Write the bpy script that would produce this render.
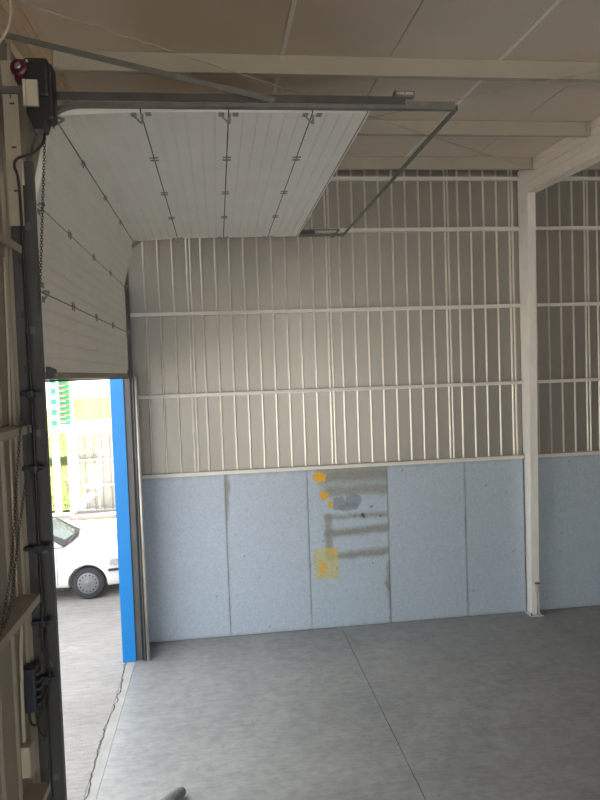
import bpy, bmesh, math, random
from mathutils import Vector, Matrix, noise
random.seed(7)
sc = bpy.context.scene
for o in list(bpy.data.objects): bpy.data.objects.remove(o)
C = sc.collection

# ------------------------------------------------------------------ camera
CAM = Vector((1.184, -9.777, 3.882))
yaw, pitch, roll = 0.12147, -0.04251, -0.03572
F = Vector((math.sin(yaw)*math.cos(pitch), math.cos(yaw)*math.cos(pitch), math.sin(pitch)))
R0 = Vector((math.cos(yaw), -math.sin(yaw), 0)); U0 = R0.cross(F)
Rr = math.cos(roll)*R0 + math.sin(roll)*U0
Ur = -math.sin(roll)*R0 + math.cos(roll)*U0
cd = bpy.data.cameras.new('camera'); cam = bpy.data.objects.new('camera', cd); C.objects.link(cam)
cam.matrix_world = Matrix(((Rr.x, Ur.x, -F.x, CAM.x), (Rr.y, Ur.y, -F.y, CAM.y), (Rr.z, Ur.z, -F.z, CAM.z), (0, 0, 0, 1)))
cd.sensor_fit = 'VERTICAL'; cd.sensor_height = 24.0; cd.lens = 665/800*24.0
cd.clip_start = 0.05; cd.clip_end = 300
sc.camera = cam

# ------------------------------------------------------------------ light
sc.view_settings.view_transform = 'Standard'; sc.view_settings.look = 'None'
sc.view_settings.exposure = 1.62; sc.view_settings.gamma = 1.0
sc.cycles.use_denoising = True
sc.cycles.max_bounces = 10; sc.cycles.diffuse_bounces = 7
w = bpy.data.worlds.new('sky'); sc.world = w; w.use_nodes = True
wn = w.node_tree; wn.nodes['Background'].inputs[0].default_value = (0.93, 0.97, 1.0, 1)
wn.nodes['Background'].inputs[1].default_value = 1.15
def area(name, loc, rot, sx, sy, power, col):
    ld = bpy.data.lights.new(name, 'AREA'); ld.shape = 'RECTANGLE'; ld.size = sx; ld.size_y = sy
    ld.energy = power; ld.color = col
    o = bpy.data.objects.new(name, ld); C.objects.link(o); o.location = loc; o.rotation_euler = rot
    return o
# added fill lamp, set at the unseen opening in the rear wall behind the viewpoint
area('rear_fill_light', (4.6, -19.6, 2.1), (math.radians(90), 0, 0), 7.5, 3.8, 60, (1.0, 0.94, 0.85))
# portal that guides sampling of the sky through the open sectional door
pl = area('door_portal', (-0.30, -2.8, 1.95), (0, math.radians(-90), 0), 3.9, 4.4, 1, (1, 1, 1))
pl.data.cycles.is_portal = True
sun = bpy.data.lights.new('sun', 'SUN'); sun.energy = 26.0; sun.angle = math.radians(2); sun.color = (1.0, 0.93, 0.80)
so = bpy.data.objects.new('sun', sun); C.objects.link(so)
so.rotation_euler = Vector((-0.60, -0.10, -0.72)).to_track_quat('-Z', 'Y').to_euler()

# ------------------------------------------------------------------ materials
def mat(name, col, rough=0.6, metal=0.0, noise_amt=0.0, scale=6.0, bump=0.0, bscale=60.0, stretch=(1, 1, 1), spec=0.5, emis=None, trans=0.0, alpha=1.0, attr=None, col2=None, coat=0.0):
    m = bpy.data.materials.new(name); m.use_nodes = True; nt = m.node_tree; b = nt.nodes['Principled BSDF']
    b.inputs['Roughness'].default_value = rough; b.inputs['Metallic'].default_value = metal
    b.inputs['Specular IOR Level'].default_value = spec; b.inputs['Transmission Weight'].default_value = trans
    b.inputs['Alpha'].default_value = alpha; b.inputs['Coat Weight'].default_value = coat
    b.inputs['Base Color'].default_value = (*col, 1)
    tc = nt.nodes.new('ShaderNodeTexCoord'); mp = nt.nodes.new('ShaderNodeMapping'); mp.inputs['Scale'].default_value = stretch
    nt.links.new(tc.outputs['Object'], mp.inputs['Vector'])
    src = None
    if attr:
        a = nt.nodes.new('ShaderNodeAttribute'); a.attribute_name = attr; src = a.outputs['Color']
    if noise_amt > 0 or col2:
        n = nt.nodes.new('ShaderNodeTexNoise'); n.inputs['Scale'].default_value = scale; n.inputs['Detail'].default_value = 7; n.inputs['Roughness'].default_value = 0.6
        nt.links.new(mp.outputs[0], n.inputs['Vector'])
        r = nt.nodes.new('ShaderNodeValToRGB'); r.color_ramp.elements[0].position = 0.3; r.color_ramp.elements[1].position = 0.7
        c2 = col2 if col2 else tuple(c*(1-noise_amt) for c in col)
        if attr:
            r.color_ramp.elements[0].color = (1-noise_amt,)*3 + (1,); r.color_ramp.elements[1].color = (1, 1, 1, 1)
            mx = nt.nodes.new('ShaderNodeMixRGB'); mx.blend_type = 'MULTIPLY'; mx.inputs[0].default_value = 1
            nt.links.new(src, mx.inputs[1]); nt.links.new(r.outputs[0], mx.inputs[2]); src = mx.outputs[0]
        else:
            r.color_ramp.elements[0].color = (*c2, 1); r.color_ramp.elements[1].color = (*col, 1); src = r.outputs[0]
        nt.links.new(n.outputs['Fac'], r.inputs['Fac'])
    if src: nt.links.new(src, b.inputs['Base Color'])
    if bump > 0:
        n2 = nt.nodes.new('ShaderNodeTexNoise'); n2.inputs['Scale'].default_value = bscale; n2.inputs['Detail'].default_value = 4
        nt.links.new(mp.outputs[0], n2.inputs['Vector'])
        bp = nt.nodes.new('ShaderNodeBump'); bp.inputs['Strength'].default_value = bump; bp.inputs['Distance'].default_value = 0.01
        nt.links.new(n2.outputs['Fac'], bp.inputs['Height']); nt.links.new(bp.outputs[0], b.inputs['Normal'])
    if emis:
        b.inputs['Emission Color'].default_value = (*emis[0], 1); b.inputs['Emission Strength'].default_value = emis[1]
    return m
M = {}
M['sheet'] = mat('wall_sheet_metal', (0.36, 0.345, 0.31), 0.37, 0.45, 0.12, 1.3, 0.12, 5, stretch=(1, 1, 0.35))
M['farwall'] = mat('dark_far_wall_sheet', (0.16, 0.15, 0.14), 0.7, 0, 0.2, 2)
M['rib'] = mat('bright_lit_rib', (0.80, 0.77, 0.70), 0.28, 0.35, 0.1, 6)  # lighter than the sheet: door light caught by the ribs put into the colour
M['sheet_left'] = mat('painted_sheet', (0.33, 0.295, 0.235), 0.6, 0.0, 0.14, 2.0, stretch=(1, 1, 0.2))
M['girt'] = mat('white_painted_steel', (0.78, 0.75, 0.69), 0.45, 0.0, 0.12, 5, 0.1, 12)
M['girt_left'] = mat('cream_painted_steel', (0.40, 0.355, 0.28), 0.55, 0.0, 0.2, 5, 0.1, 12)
M['purlin'] = mat('beige_purlin_steel', (0.44, 0.41, 0.34), 0.5, 0.0, 0.12, 3)
M['white'] = mat('white_column_paint', (0.88, 0.86, 0.81), 0.5, 0.0, 0.14, 7, 0.15, 20, stretch=(1, 1, 0.3))
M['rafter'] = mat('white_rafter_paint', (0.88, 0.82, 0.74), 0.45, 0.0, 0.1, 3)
M['rafterL'] = mat('cream_rafter_paint', (0.74, 0.60, 0.45), 0.55, 0.0, 0.18, 4)  # tan, a darker tone than the other rafter paint
M['ceil'] = mat('ceiling_sheet', (0.70, 0.61, 0.51), 0.45, 0.0, 0.10, 1.0)
M['ceilstrip'] = mat('ceiling_joint_cover', (0.90, 0.88, 0.82), 0.5, 0.0, 0.05, 4)
M['door'] = mat('door_panel_white', (0.90, 0.88, 0.82), 0.5, 0.0, 0.06, 2.5, 0.12, 180)
M['doorend'] = mat('door_end_cap', (0.80, 0.80, 0.78), 0.4, 0.2, 0.1, 9)
M['alu'] = mat('bottom_rail_aluminium', (0.40, 0.33, 0.26), 0.8, 0.0, 0.35, 9, stretch=(1, 3, 1))
M['galv'] = mat('galvanised_steel', (0.20, 0.20, 0.195), 0.45, 0.6, 0.3, 10)
M['galvmid'] = mat('dull_galvanised_steel', (0.10, 0.10, 0.098), 0.5, 0.5, 0.3, 8)
M['galvdark'] = mat('dark_backlit_galvanised_steel', (0.11, 0.112, 0.115), 0.5, 0.5, 0.35, 8, stretch=(1, 1, 0.25))  # backlit shade of the post and tracks put into the base colour
M['galvlite'] = mat('bright_galvanised_track', (0.60, 0.57, 0.53), 0.35, 0.4, 0.4, 14, stretch=(1, 1, 0.2))
M['hinge'] = mat('hinge_steel', (0.30, 0.30, 0.29), 0.4, 0.7, 0.2, 20)
M['gasket'] = mat('dark_seal', (0.05, 0.05, 0.05), 0.8)
M['black'] = mat('black_plastic', (0.018, 0.018, 0.02), 0.45, 0, 0.2, 20)
M['navy'] = mat('dark_blue_plastic', (0.03, 0.037, 0.055), 0.45, 0, 0.2, 20)
M['red'] = mat('red_plastic', (0.07, 0.006, 0.01), 0.35)
M['label'] = mat('cream_label', (0.55, 0.50, 0.40), 0.6, 0, 0.1, 9)
M['rod'] = mat('bracing_rod_steel', (0.50, 0.46, 0.40), 0.5, 0.3, 0.2, 9)
M['blue'] = mat('bright_blue_paint', (0.0, 0.195, 0.56), 0.4, 0, 0.06, 3, 0.08, 6)
M['floor'] = mat('polished_concrete', (0.43, 0.43, 0.425), 0.42, 0, 0, 1, 0.05, 30)
M['thresh'] = mat('threshold_concrete', (0.42, 0.41, 0.39), 0.85, 0, 0.2, 5, 0.4, 60)
M['apron'] = mat('rough_apron_concrete', (0.40, 0.385, 0.37), 0.9, 0, 0, 1, 0.5, 40)
M['crack'] = mat('crack_dirt', (0.09, 0.075, 0.06), 0.95)
M['panel'] = mat('hammered_blue_panel', (1, 1, 1), 0.5, 0, 0.20, 30, 0.5, 55, attr='paint')
M['carpaint'] = mat('white_car_paint', (0.82, 0.82, 0.82), 0.25, 0, 0, 1, coat=0.5)
M['glass'] = mat('tinted_car_glass', (0.10, 0.16, 0.15), 0.06, 0, 0, 1, spec=0.9)
M['rubber'] = mat('tyre_rubber', (0.045, 0.047, 0.052), 0.8, 0, 0.2, 30)
M['wheelcover'] = mat('grey_wheel_cover', (0.22, 0.225, 0.23), 0.4, 0.4)
M['lens'] = mat('headlight_lens', (0.50, 0.52, 0.50), 0.1, 0, 0.3, 40)
M['trimdark'] = mat('dark_car_trim', (0.03, 0.03, 0.032), 0.55)
M['gatewhite'] = mat('white_gate_paint', (0.5, 0.5, 0.48), 0.5, 0, 0.05, 5)
M['yellowpane'] = mat('yellow_pane', (0.50, 0.37, 0.13), 0.5, 0, 0, 3, col2=(0.50, 0.43, 0.22))
M['whitepane'] = mat('milky_pane', (0.82, 0.84, 0.82), 0.4)
M['hazepane'] = mat('milky_translucent_sheet', (0.5, 0.52, 0.5), 0.5, alpha=0.3)
M['greenpaint'] = mat('green_paint', (0.03, 0.36, 0.17), 0.5, 0, 0.15, 6)
M['brownslat'] = mat('brown_board', (0.33, 0.22, 0.13), 0.7, 0, 0.3, 8)
M['grass'] = mat('sunlit_grass', (0.09, 0.12, 0.022), 0.8, 0, 0, 25, col2=(0.04, 0.055, 0.012))
M['bark'] = mat('bare_branch_bark', (0.24, 0.16, 0.11), 0.9, 0, 0.3, 30)
M['palewall'] = mat('pale_plaster', (0.32, 0.30, 0.275), 0.8, 0, 0.15, 2)
M['ramp'] = mat('pale_ramp_concrete', (0.19, 0.178, 0.16), 0.85, 0, 0.2, 3)
M['cloth'] = mat('grey_felt', (0.24, 0.25, 0.24), 0.95, 0, 0.3, 40, 0.4, 120)
M['cable_white'] = mat('cream_cable_sheath', (0.50, 0.45, 0.36), 0.6)

def concrete(m, cols, scuffs, stretch):
    nt = m.node_tree; b = nt.nodes['Principled BSDF']
    tc = nt.nodes.new('ShaderNodeTexCoord')
    def nz(scale, detail, st, dist=0.0):
        mp = nt.nodes.new('ShaderNodeMapping'); mp.inputs['Scale'].default_value = st
        nt.links.new(tc.outputs['Object'], mp.inputs['Vector'])
        n = nt.nodes.new('ShaderNodeTexNoise'); n.inputs['Scale'].default_value = scale; n.inputs['Detail'].default_value = detail; n.inputs['Distortion'].default_value = dist
        n.inputs['Roughness'].default_value = 0.62
        nt.links.new(mp.outputs[0], n.inputs['Vector']); return n.outputs['Fac']
    def ramp(f, p0, c0, p1, c1):
        r = nt.nodes.new('ShaderNodeValToRGB'); r.color_ramp.elements[0].position = p0; r.color_ramp.elements[0].color = (*c0, 1)
        r.color_ramp.elements[1].position = p1; r.color_ramp.elements[1].color = (*c1, 1); nt.links.new(f, r.inputs['Fac']); return r.outputs[0]
    def mul(a, c):
        x = nt.nodes.new('ShaderNodeMixRGB'); x.blend_type = 'MULTIPLY'; x.inputs[0].default_value = 1
        nt.links.new(a, x.inputs[1]); nt.links.new(c, x.inputs[2]); return x.outputs[0]
    base = ramp(nz(0.55, 8, (1, 1, 1), 0.6), 0.32, cols[0], 0.68, cols[1])
    fine = ramp(nz(9, 9, stretch, 0.4), 0.35, (0.86, 0.86, 0.86), 0.62, (1.05, 1.05, 1.05))
    sc_ = ramp(nz(2.6, 10, scuffs, 1.4), 0.66, (1, 1, 1), 0.74, (1.16, 1.15, 1.13))
    dk = ramp(nz(1.7, 10, (scuffs[1], scuffs[0], 1), 1.8), 0.27, (0.80, 0.80, 0.80), 0.36, (1, 1, 1))
    smear = ramp(nz(3.5, 6, (scuffs[0]*0.5, scuffs[1]*1.6, 1), 2.5), 0.40, (0.93, 0.93, 0.93), 0.60, (1.06, 1.06, 1.05))
    out = mul(mul(mul(mul(base, fine), sc_), dk), smear)
    nt.links.new(out, b.inputs['Base Color'])
concrete(M['floor'], ((0.265, 0.268, 0.262), (0.37, 0.37, 0.358)), (1, 2.2, 1), (1, 1, 1))
concrete(M['apron'], ((0.28, 0.265, 0.255), (0.38, 0.36, 0.345)), (1.2, 3.0, 1), (0.6, 2.6, 1))

# ------------------------------------------------------------------ mesh helpers
def nb(): return bmesh.new()
def box(bm, x0, x1, y0, y1, z0, z1, rot=None, piv=None):
    vs = [bm.verts.new((x, y, z)) for x in (x0, x1) for y in (y0, y1) for z in (z0, z1)]
    for q in ((0, 1, 3, 2), (4, 6, 7, 5), (0, 4, 5, 1), (2, 3, 7, 6), (0, 2, 6, 4), (1, 5, 7, 3)): bm.faces.new([vs[i] for i in q])
    if rot is not None:
        p = Vector(piv)
        for v in vs: v.co = rot @ (v.co-p) + p
    return vs
def prism(bm, prof, a0, a1, axis):
    """prof: list of 2D points; axis 'x': (y,z), 'y': (x,z), 'z': (x,y)"""
    def mk(p, a): return {'x': (a, p[0], p[1]), 'y': (p[0], a, p[1]), 'z': (p[0], p[1], a)}[axis]
    A = [bm.verts.new(mk(p, a0)) for p in prof]; B = [bm.verts.new(mk(p, a1)) for p in prof]
    n = len(prof)
    for i in range(n): bm.faces.new((A[i], A[(i+1) % n], B[(i+1) % n], B[i]))
    bm.faces.new(A[::-1]); bm.faces.new(B)
    return A+B
def tube(bm, pts, r, n=8, cap=True, rads=None):
    pts = [Vector(p) for p in pts]; rings = []; up = None
    for i, p in enumerate(pts):
        t = (pts[min(i+1, len(pts)-1)]-pts[max(i-1, 0)]).normalized()
        if up is None: up = Vector((0, 0, 1)) if abs(t.z) < 0.9 else Vector((1, 0, 0))
        a = t.cross(up).normalized(); b = a.cross(t).normalized(); up = b
        rr = rads[i] if rads else r
        rings.append([bm.verts.new(p+rr*(math.cos(2*math.pi*k/n)*a+math.sin(2*math.pi*k/n)*b)) for k in range(n)])
    for i in range(len(rings)-1):
        for k in range(n): bm.faces.new((rings[i][k], rings[i][(k+1) % n], rings[i+1][(k+1) % n], rings[i+1][k]))
    if cap: bm.faces.new(rings[0][::-1]); bm.faces.new(rings[-1])
def lathe(bm, prof, centre, axis, n=24):
    """prof (r, h) along axis"""
    c = Vector(centre); ax = Vector(axis).normalized(); u = ax.orthogonal().normalized(); v = ax.cross(u); rings = []
    for r, h in prof:
        rings.append([bm.verts.new(c+ax*h+r*(math.cos(2*math.pi*k/n)*u+math.sin(2*math.pi*k/n)*v)) for k in range(n)])
    for i in range(len(rings)-1):
        for k in range(n): bm.faces.new((rings[i][k], rings[i][(k+1) % n], rings[i+1][(k+1) % n], rings[i+1][k]))
    bm.faces.new(rings[0][::-1]); bm.faces.new(rings[-1])
def torus_link(bm, c, d, side, L, W, r, n=10, k=5):
    """stadium shaped chain link"""
    pts = []
    for i in range(n):
        a = 2*math.pi*i/n; x = math.cos(a)*W/2; y = math.sin(a)*W/2 + (L-W)/2*(1 if math.sin(a) > 0 else -1)
        pts.append(Vector(c)+Vector(side)*x+Vector(d)*y)
    nrm = Vector(d).cross(Vector(side)).normalized(); rings = []
    for i in range(n):
        t = (pts[(i+1) % n]-pts[i-1]).normalized(); a = nrm; b = t.cross(a)
        rings.append([bm.verts.new(pts[i]+r*(math.cos(2*math.pi*q/k)*a+math.sin(2*math.pi*q/k)*b)) for q in range(k)])
    for i in range(n):
        for q in range(k): bm.faces.new((rings[i][q], rings[i][(q+1) % k], rings[(i+1) % n][(q+1) % k], rings[(i+1) % n][q]))
def wpos(o):
    p = Vector(o.location)
    while o.parent: o = o.parent; p += Vector(o.location)
    return p
def obj(name, bm, m, parent=None, bevel=0.0, smooth=False, origin=None):
    """verts are given in world coordinates"""
    bmesh.ops.recalc_face_normals(bm, faces=bm.faces)
    if parent: o0 = wpos(parent); loc = Vector((0, 0, 0))
    else:
        if origin is None:
            xs = [v.co.x for v in bm.verts]; ys = [v.co.y for v in bm.verts]; zs = [v.co.z for v in bm.verts]
            origin = ((min(xs)+max(xs))/2, (min(ys)+max(ys))/2, min(zs))
        o0 = Vector(origin); loc = o0
    for v in bm.verts: v.co -= o0
    me = bpy.data.meshes.new(name); bm.to_mesh(me); bm.free(); me.materials.append(m)
    if smooth:
        for p in me.polygons: p.use_smooth = True
    o = bpy.data.objects.new(name, me); C.objects.link(o); o.location = loc
    if parent: o.parent = parent
    if bevel: 
        b = o.modifiers.new('bevel', 'BEVEL'); b.width = bevel; b.segments = 2; b.limit_method = 'ANGLE'
    return o
def tag(o, label, cat=None, group=None, kind=None):
    if label: o['label'] = label
    if cat: o['category'] = cat
    if group: o['group'] = group
    if kind: o['kind'] = kind
    return o
def struct(name, bm, m, label=None, **k):
    return tag(obj(name, bm, m, **k), label, None, None, 'structure')
def thing(name, label, cat, loc, group=None):
    o = bpy.data.objects.new(name, None); C.objects.link(o); o.location = loc; o.empty_display_size = 0.1
    return tag(o, label, cat, group)

XR, YR = 18.4, -20.0           # far side wall and rear wall
DY0, DY1 = -4.97, -0.60        # door opening along y
def zroof(y): return 6.88+0.036*y

# ------------------------------------------------------------------ structure
bm = nb()
for a, b in ((-0.09, 2.878), (2.886, 8.87), (8.88, XR)): box(bm, a, b, YR, 0.05, -0.15, 0)
struct('floor', bm, M['floor'], 'grey polished concrete slab floor with a straight saw-cut joint')
bm = nb(); box(bm, -0.21, -0.095, DY0-0.35, 0.05, -0.15, -0.004)
th = struct('trim_1', bm, M['thresh'], 'pale concrete threshold strip under the open door')
bm = nb(); y = DY0-0.3; pts = []
while y < DY1-0.03:
    pts.append((-0.205+0.028*math.sin(y*3.1)*random.uniform(0.2, 1)+random.uniform(-0.012, 0.012), y)); y += random.uniform(0.03, 0.09)
for (xa, ya), (xb, yb) in zip(pts, pts[1:]):
    wd = random.uniform(0.003, 0.009)
    vs = [bm.verts.new(p) for p in ((xa-wd, ya, -0.002), (xa+wd, ya, -0.002), (xb+wd, yb, -0.002), (xb-wd, yb, -0.002))]; bm.faces.new(vs)
tag(obj('crack', bm, M['crack'], th), 'dark jagged crack along the strip')
bm = nb(); box(bm, -45, -0.205, -40, 60, -0.2, -0.004); box(bm, -0.205, 30, 0.35, 60, -0.2, -0.006); box(bm, -0.205, 30, -40, YR-0.16, -0.2, -0.006)
struct('ground', bm, M['apron'], 'rough light concrete yard outside the door')

def ribbed_profile(a0, a1, ribs, base, h, tw=0.008, bw=0.014):
    """returns (a, depth) polyline across a ribbed sheet"""
    P = [(a0, base)]
    for r in ribs:
        if a0+bw < r < a1-bw: P += [(r-bw/2, base), (r-bw*0.40, base+h*0.45), (r-bw*0.24, base+h*0.82), (r-bw*0.08, base+h), (r+bw*0.08, base+h), (r+bw*0.24, base+h*0.82), (r+bw*0.40, base+h*0.45), (r+bw/2, base)]
    P.append((a1, base)); return P
ribs = []; x = 0.19
for i in range(90):
    ribs.append(x)
    if i in (3, 13, 22, 27, 33, 45): ribs.append(x+0.05)
    x += 0.2045
# back wall sheet (faces -y)
P = ribbed_profile(-0.20, XR, ribs, 0.052, -0.020, 0.010, 0.034)
bm = nb(); prof = P+[(XR, 0.12), (-0.20, 0.12)]
prism(bm, prof, 2.30, zroof(0)+0.03, 'z')
box(bm, -0.20, XR, 0.06, 0.20, 0.0, 2.30)
wb = struct('wall_back', bm, M['sheet'], 'back wall of pale ribbed metal sheet above the blue boards')
wb.data.materials.append(M['rib'])
for p in wb.data.polygons:
    if (p.center.y+wb.location.y) < 0.0518 and p.center.z > 0.01 and p.center.z+wb.location.z < zroof(0)+0.02: p.material_index = 1
# left wall sheet (faces +x): near piece, far piece and above the door
ribl = [y for y in [-5.47-0.30*i for i in range(-20, 50)]]
def left_piece(bm, y0, y1, z0, z1):
    P = ribbed_profile(y0, y1, sorted(ribl), -0.17, 0.02, 0.012, 0.03)
    prof = [(d, a) for a, d in P]+[(-0.24, y1), (-0.24, y0)]
    prism(bm, prof, z0, z1, 'z')
bm = nb(); left_piece(bm, YR, -5.118, 0, zroof(-9)-0.03); left_piece(bm, DY0-0.30, DY1+0.05, 5.25, zroof(-4)); left_piece(bm, DY1+0.30, 0.05, 0, zroof(0))
struct('wall_left', bm, M['sheet_left'], 'cream ribbed sheet wall that holds the sectional door')
bm = nb(); box(bm, XR, XR+0.15, YR, 0.2, 0, 7.2); struct('wall_right', bm, M['farwall'])
bm = nb(); box(bm, -0.24, 0.7, YR-0.15, YR, 0, 6.5); box(bm, 8.5, XR, YR-0.15, YR, 0, 6.5); box(bm, 0.7, 8.5, YR-0.15, YR, 4.5, 6.5)
struct('wall_rear', bm, M['farwall'])
bm = nb(); box(bm, -0.25, XR+0.1, 0.30, 5.5, 0, 7.0); struct('wall_sun_block', bm, M['palewall'])  # unseen building mass added to keep the sun off the car and yard
bm = nb(); box(bm, -0.169, -0.136, -5.135, -5.127, 0, 5.24); struct('trim_6', bm, M['sheet_left'])
# ceiling: metre-wide sandwich panels
bm = nb()
xs = [-0.24, 1.88, 2.875, 3.94, 4.93, 5.92, 6.92, 7.92, 8.92, 9.92, 10.92, 11.92, 12.92, 13.92, 14.92, 15.92, 16.92, XR+0.15]
for a, b in zip(xs, xs[1:]):
    prof = [(YR-0.15, zroof(YR-0.15)), (0.20, zroof(0.2)), (0.20, zroof(0.2)+0.12), (YR-0.15, zroof(YR-0.15)+0.12)]
    prism(bm, prof, a+0.004, b-0.004, 'x')
box(bm, -0.3, XR+0.2, YR-0.2, 0.25, zroof(0)+0.14, zroof(0)+0.18)
struct('ceiling', bm, M['ceil'], 'pale metal roof lining panels with narrow joints')
for i, xx in enumerate((1.88, 3.94, 5.93, 7.92)):
    bm = nb(); prof = [(YR, zroof(YR)-0.012), (0.04, zroof(0.04)-0.012), (0.04, zroof(0.04)-0.001), (YR, zroof(YR)-0.001)]
    prism(bm, prof, xx-0.018, xx+0.018, 'x'); struct('trim_%d' % (i+2), bm, M['ceilstrip'], 'pale cover strip along a ceiling joint')

# ------------------------------------------------------------------ steel frame
def girt_x(x0, x1, z, label, h=0.055, m='girt', y1=0.045, dep=0.085):
    bm = nb(); t = 0.004
    prof = [(y1, z+h/2), (y1-dep, z+h/2), (y1-dep, z-h/2), (y1, z-h/2), (y1, z-h/2+t), (y1-dep+t, z-h/2+t), (y1-dep+t, z+h/2-t), (y1, z+h/2-t)]
    prism(bm, prof, x0, x1, 'x')
    return tag(obj('wall_girt', bm, M[m]), label, 'wall rail', 'horizontal rails across the back wall')
BZ = [(2.445, 'lowest, on top of the blue boards'), (3.595, 'second rail above the blue boards'), (4.775, 'third rail above the blue boards'), (5.945, 'level with the far door track'), (6.70, 'topmost, just under the roof')]
for z, t in BZ:
    girt_x(-0.02, 5.835, z, 'white back wall rail left of the column, ' + t, 0.05 if z < 6.5 else 0.045)
    girt_x(5.965, XR-0.001, z, 'white back wall rail right of the column, ' + t, 0.05 if z < 6.5 else 0.045)
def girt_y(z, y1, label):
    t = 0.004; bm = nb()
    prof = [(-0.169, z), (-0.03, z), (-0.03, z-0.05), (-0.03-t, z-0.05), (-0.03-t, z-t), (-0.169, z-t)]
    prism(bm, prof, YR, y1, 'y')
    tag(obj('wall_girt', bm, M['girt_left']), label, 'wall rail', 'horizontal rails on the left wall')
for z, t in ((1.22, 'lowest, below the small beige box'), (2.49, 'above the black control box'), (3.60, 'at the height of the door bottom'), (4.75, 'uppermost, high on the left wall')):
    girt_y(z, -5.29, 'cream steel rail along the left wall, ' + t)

# white column, tapered
bm = nb(); zt = zroof(0)-0.07
def colbox(x0, x1, f0, f1):   # y extents as (bottom, top) pairs for front and back
    vs = []
    for z, k in ((0.012, 0), (zt, 1)):
        vs.append([bm.verts.new(p) for p in ((x0, f0[k], z), (x1, f0[k], z), (x1, f1[k], z), (x0, f1[k], z))])
    a, b = vs; bm.faces.new(a[::-1]); bm.faces.new(b)
    for i in range(4): bm.faces.new((a[i], a[(i+1) % 4], b[(i+1) % 4], b[i]))
colbox(5.84, 5.965, (-0.17, -0.32), (-0.158, -0.308))
colbox(5.85, 5.955, (-0.158, -0.308), (0.04, 0.04))
col = thing('steel_column', 'white painted tapering steel column standing against the back wall', 'column', (5.9, -0.06, 0.0))
obj('shaft', bm, M['white'], col, bevel=0.004)
bm = nb(); box(bm, 5.80, 6.005, -0.225, -0.01, 0.0, 0.012)
obj('base_plate', bm, M['girt'], col)
for xx, yy in ((5.815, -0.21), (5.99, -0.21)):
    bm = nb(); lathe(bm, [(0.012, 0), (0.012, 0.03), (0.006, 0.031), (0.006, 0.05)], (xx, yy, 0.012), (0, 0, 1), 6); obj('anchor_bolt', bm, M['galv'], col)
bx = thing('outlet_box', 'small cream outlet box and pipe low on the white column', 'electrical box', (5.925, -0.20, 0.012))
bm = nb(); box(bm, 5.895, 5.945, -0.215, -0.172, 0.36, 0.50); obj('housing', bm, M['label'], bx, bevel=0.004)
bm = nb(); box(bm, 5.885, 5.955, -0.225, -0.172, 0.50, 0.515); obj('lid', bm, M['galvdark'], bx)
bm = nb(); tube(bm, [(5.92, -0.188, 0.012), (5.925, -0.188, 0.2), (5.915, -0.188, 0.36)], 0.011, 8); obj('pipe', bm, M['galvlite'], bx, smooth=True)

# rafters: ribbed cold formed beams
def rafter(x0, x1, y0, y1, h, m, label, face):
    r = thing('roof_rafter', label, 'roof beam', ((x0+x1)/2, y1, zroof(y1)-h-0.004))
    bm = nb(); d = 0.012
    # cross-section in (x, dz) with three shallow recessed grooves on each side
    L = []; zz = [0, -0.10*h/0.44, -0.205*h/0.44, -0.31*h/0.44, -h]
    side = []
    for k in range(1, 4):
        z = zz[k]; side += [(0, z+0.012), (d, z+0.008), (d, z-0.008), (0, z-0.012)]
    pr = [(x1, -0.004)]+[(x1-a, z) for a, z in side]+[(x1, -h)]+[(x0, -h)]+[(x0+a, z) for a, z in side[::-1]]+[(x0, -0.004)]
    A = [bm.verts.new((px, y0, zroof(y0)+pz)) for px, pz in pr]; B = [bm.verts.new((px, y1, zroof(y1)+pz)) for px, pz in pr]
    for i in range(len(pr)): bm.faces.new((A[i], A[(i+1) % len(pr)], B[(i+1) % len(pr)], B[i]))
    bm.faces.new(A); bm.faces.new(B[::-1])
    obj('beam', bm, M[m], r)
    bm = nb()
    prof = [(y0, zroof(y0)-h-0.02), (y1, zroof(y1)-h-0.02), (y1, zroof(y1)-h-0.001), (y0, zroof(y0)-h-0.001)]
    prism(bm, prof, x0-0.012, x1+0.012, 'x'); obj('flange', bm, M[m], r)
    return r
rafter(5.83, 5.975, YR+0.01, -0.325, 0.44, 'rafter', 'white ribbed steel roof beam running forward from the white column', 1)
rafter(-0.235, -0.135, YR+0.01, -0.02, 0.47, 'rafterL', 'cream ribbed roof beam above the sectional door', 1)
# purlins (C sections) between the rafters
def purlin(x0, x1, y, label, h=0.165):
    bm = nb(); t = 0.005; zt = zroof(y)-0.003; zb = zt-h
    prof = [(y, zt), (y+0.06, zt), (y+0.06, zt-t), (y+t, zt-t), (y+t, zb+t), (y+0.06, zb+t), (y+0.06, zb+0.018), (y+0.065, zb+0.018), (y+0.065, zb), (y, zb)]
    pr = thing('roof_purlin', label, 'roof beam', ((x0+x1)/2, y+0.03, zb), 'purlins under the roof')
    prism(bm, prof, x0, x1, 'x'); obj('channel', bm, M['purlin'], pr)
    bm = nb(); box(bm, x1-0.05, x1-0.001, y-0.012, y-0.001, zb+0.01, zt-0.002); obj('cleat', bm, M['purlin'], pr); bm = nb(); box(bm, x0+0.001, x0+0.05, y-0.012, y-0.001, zb+0.01, zt-0.002)
    obj('cleat', bm, M['purlin'], pr)
for y, t in ((-0.52, 'nearest the back wall'), (-2.02, 'middle one'), (-3.68, 'nearest the viewer'), (-5.3, 'over the near door track')):
    if y > -5: purlin(-0.122, 5.817, y, 'beige roof purlin left of the white roof beam, ' + t)
for y, t in ((-0.52, 'nearest the back wall'), (-2.02, 'second from the back wall'), (-3.68, 'third from the back wall')):
    purlin(5.988, XR-0.001, y, 'beige roof purlin right of the white roof beam, ' + t)
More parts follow.
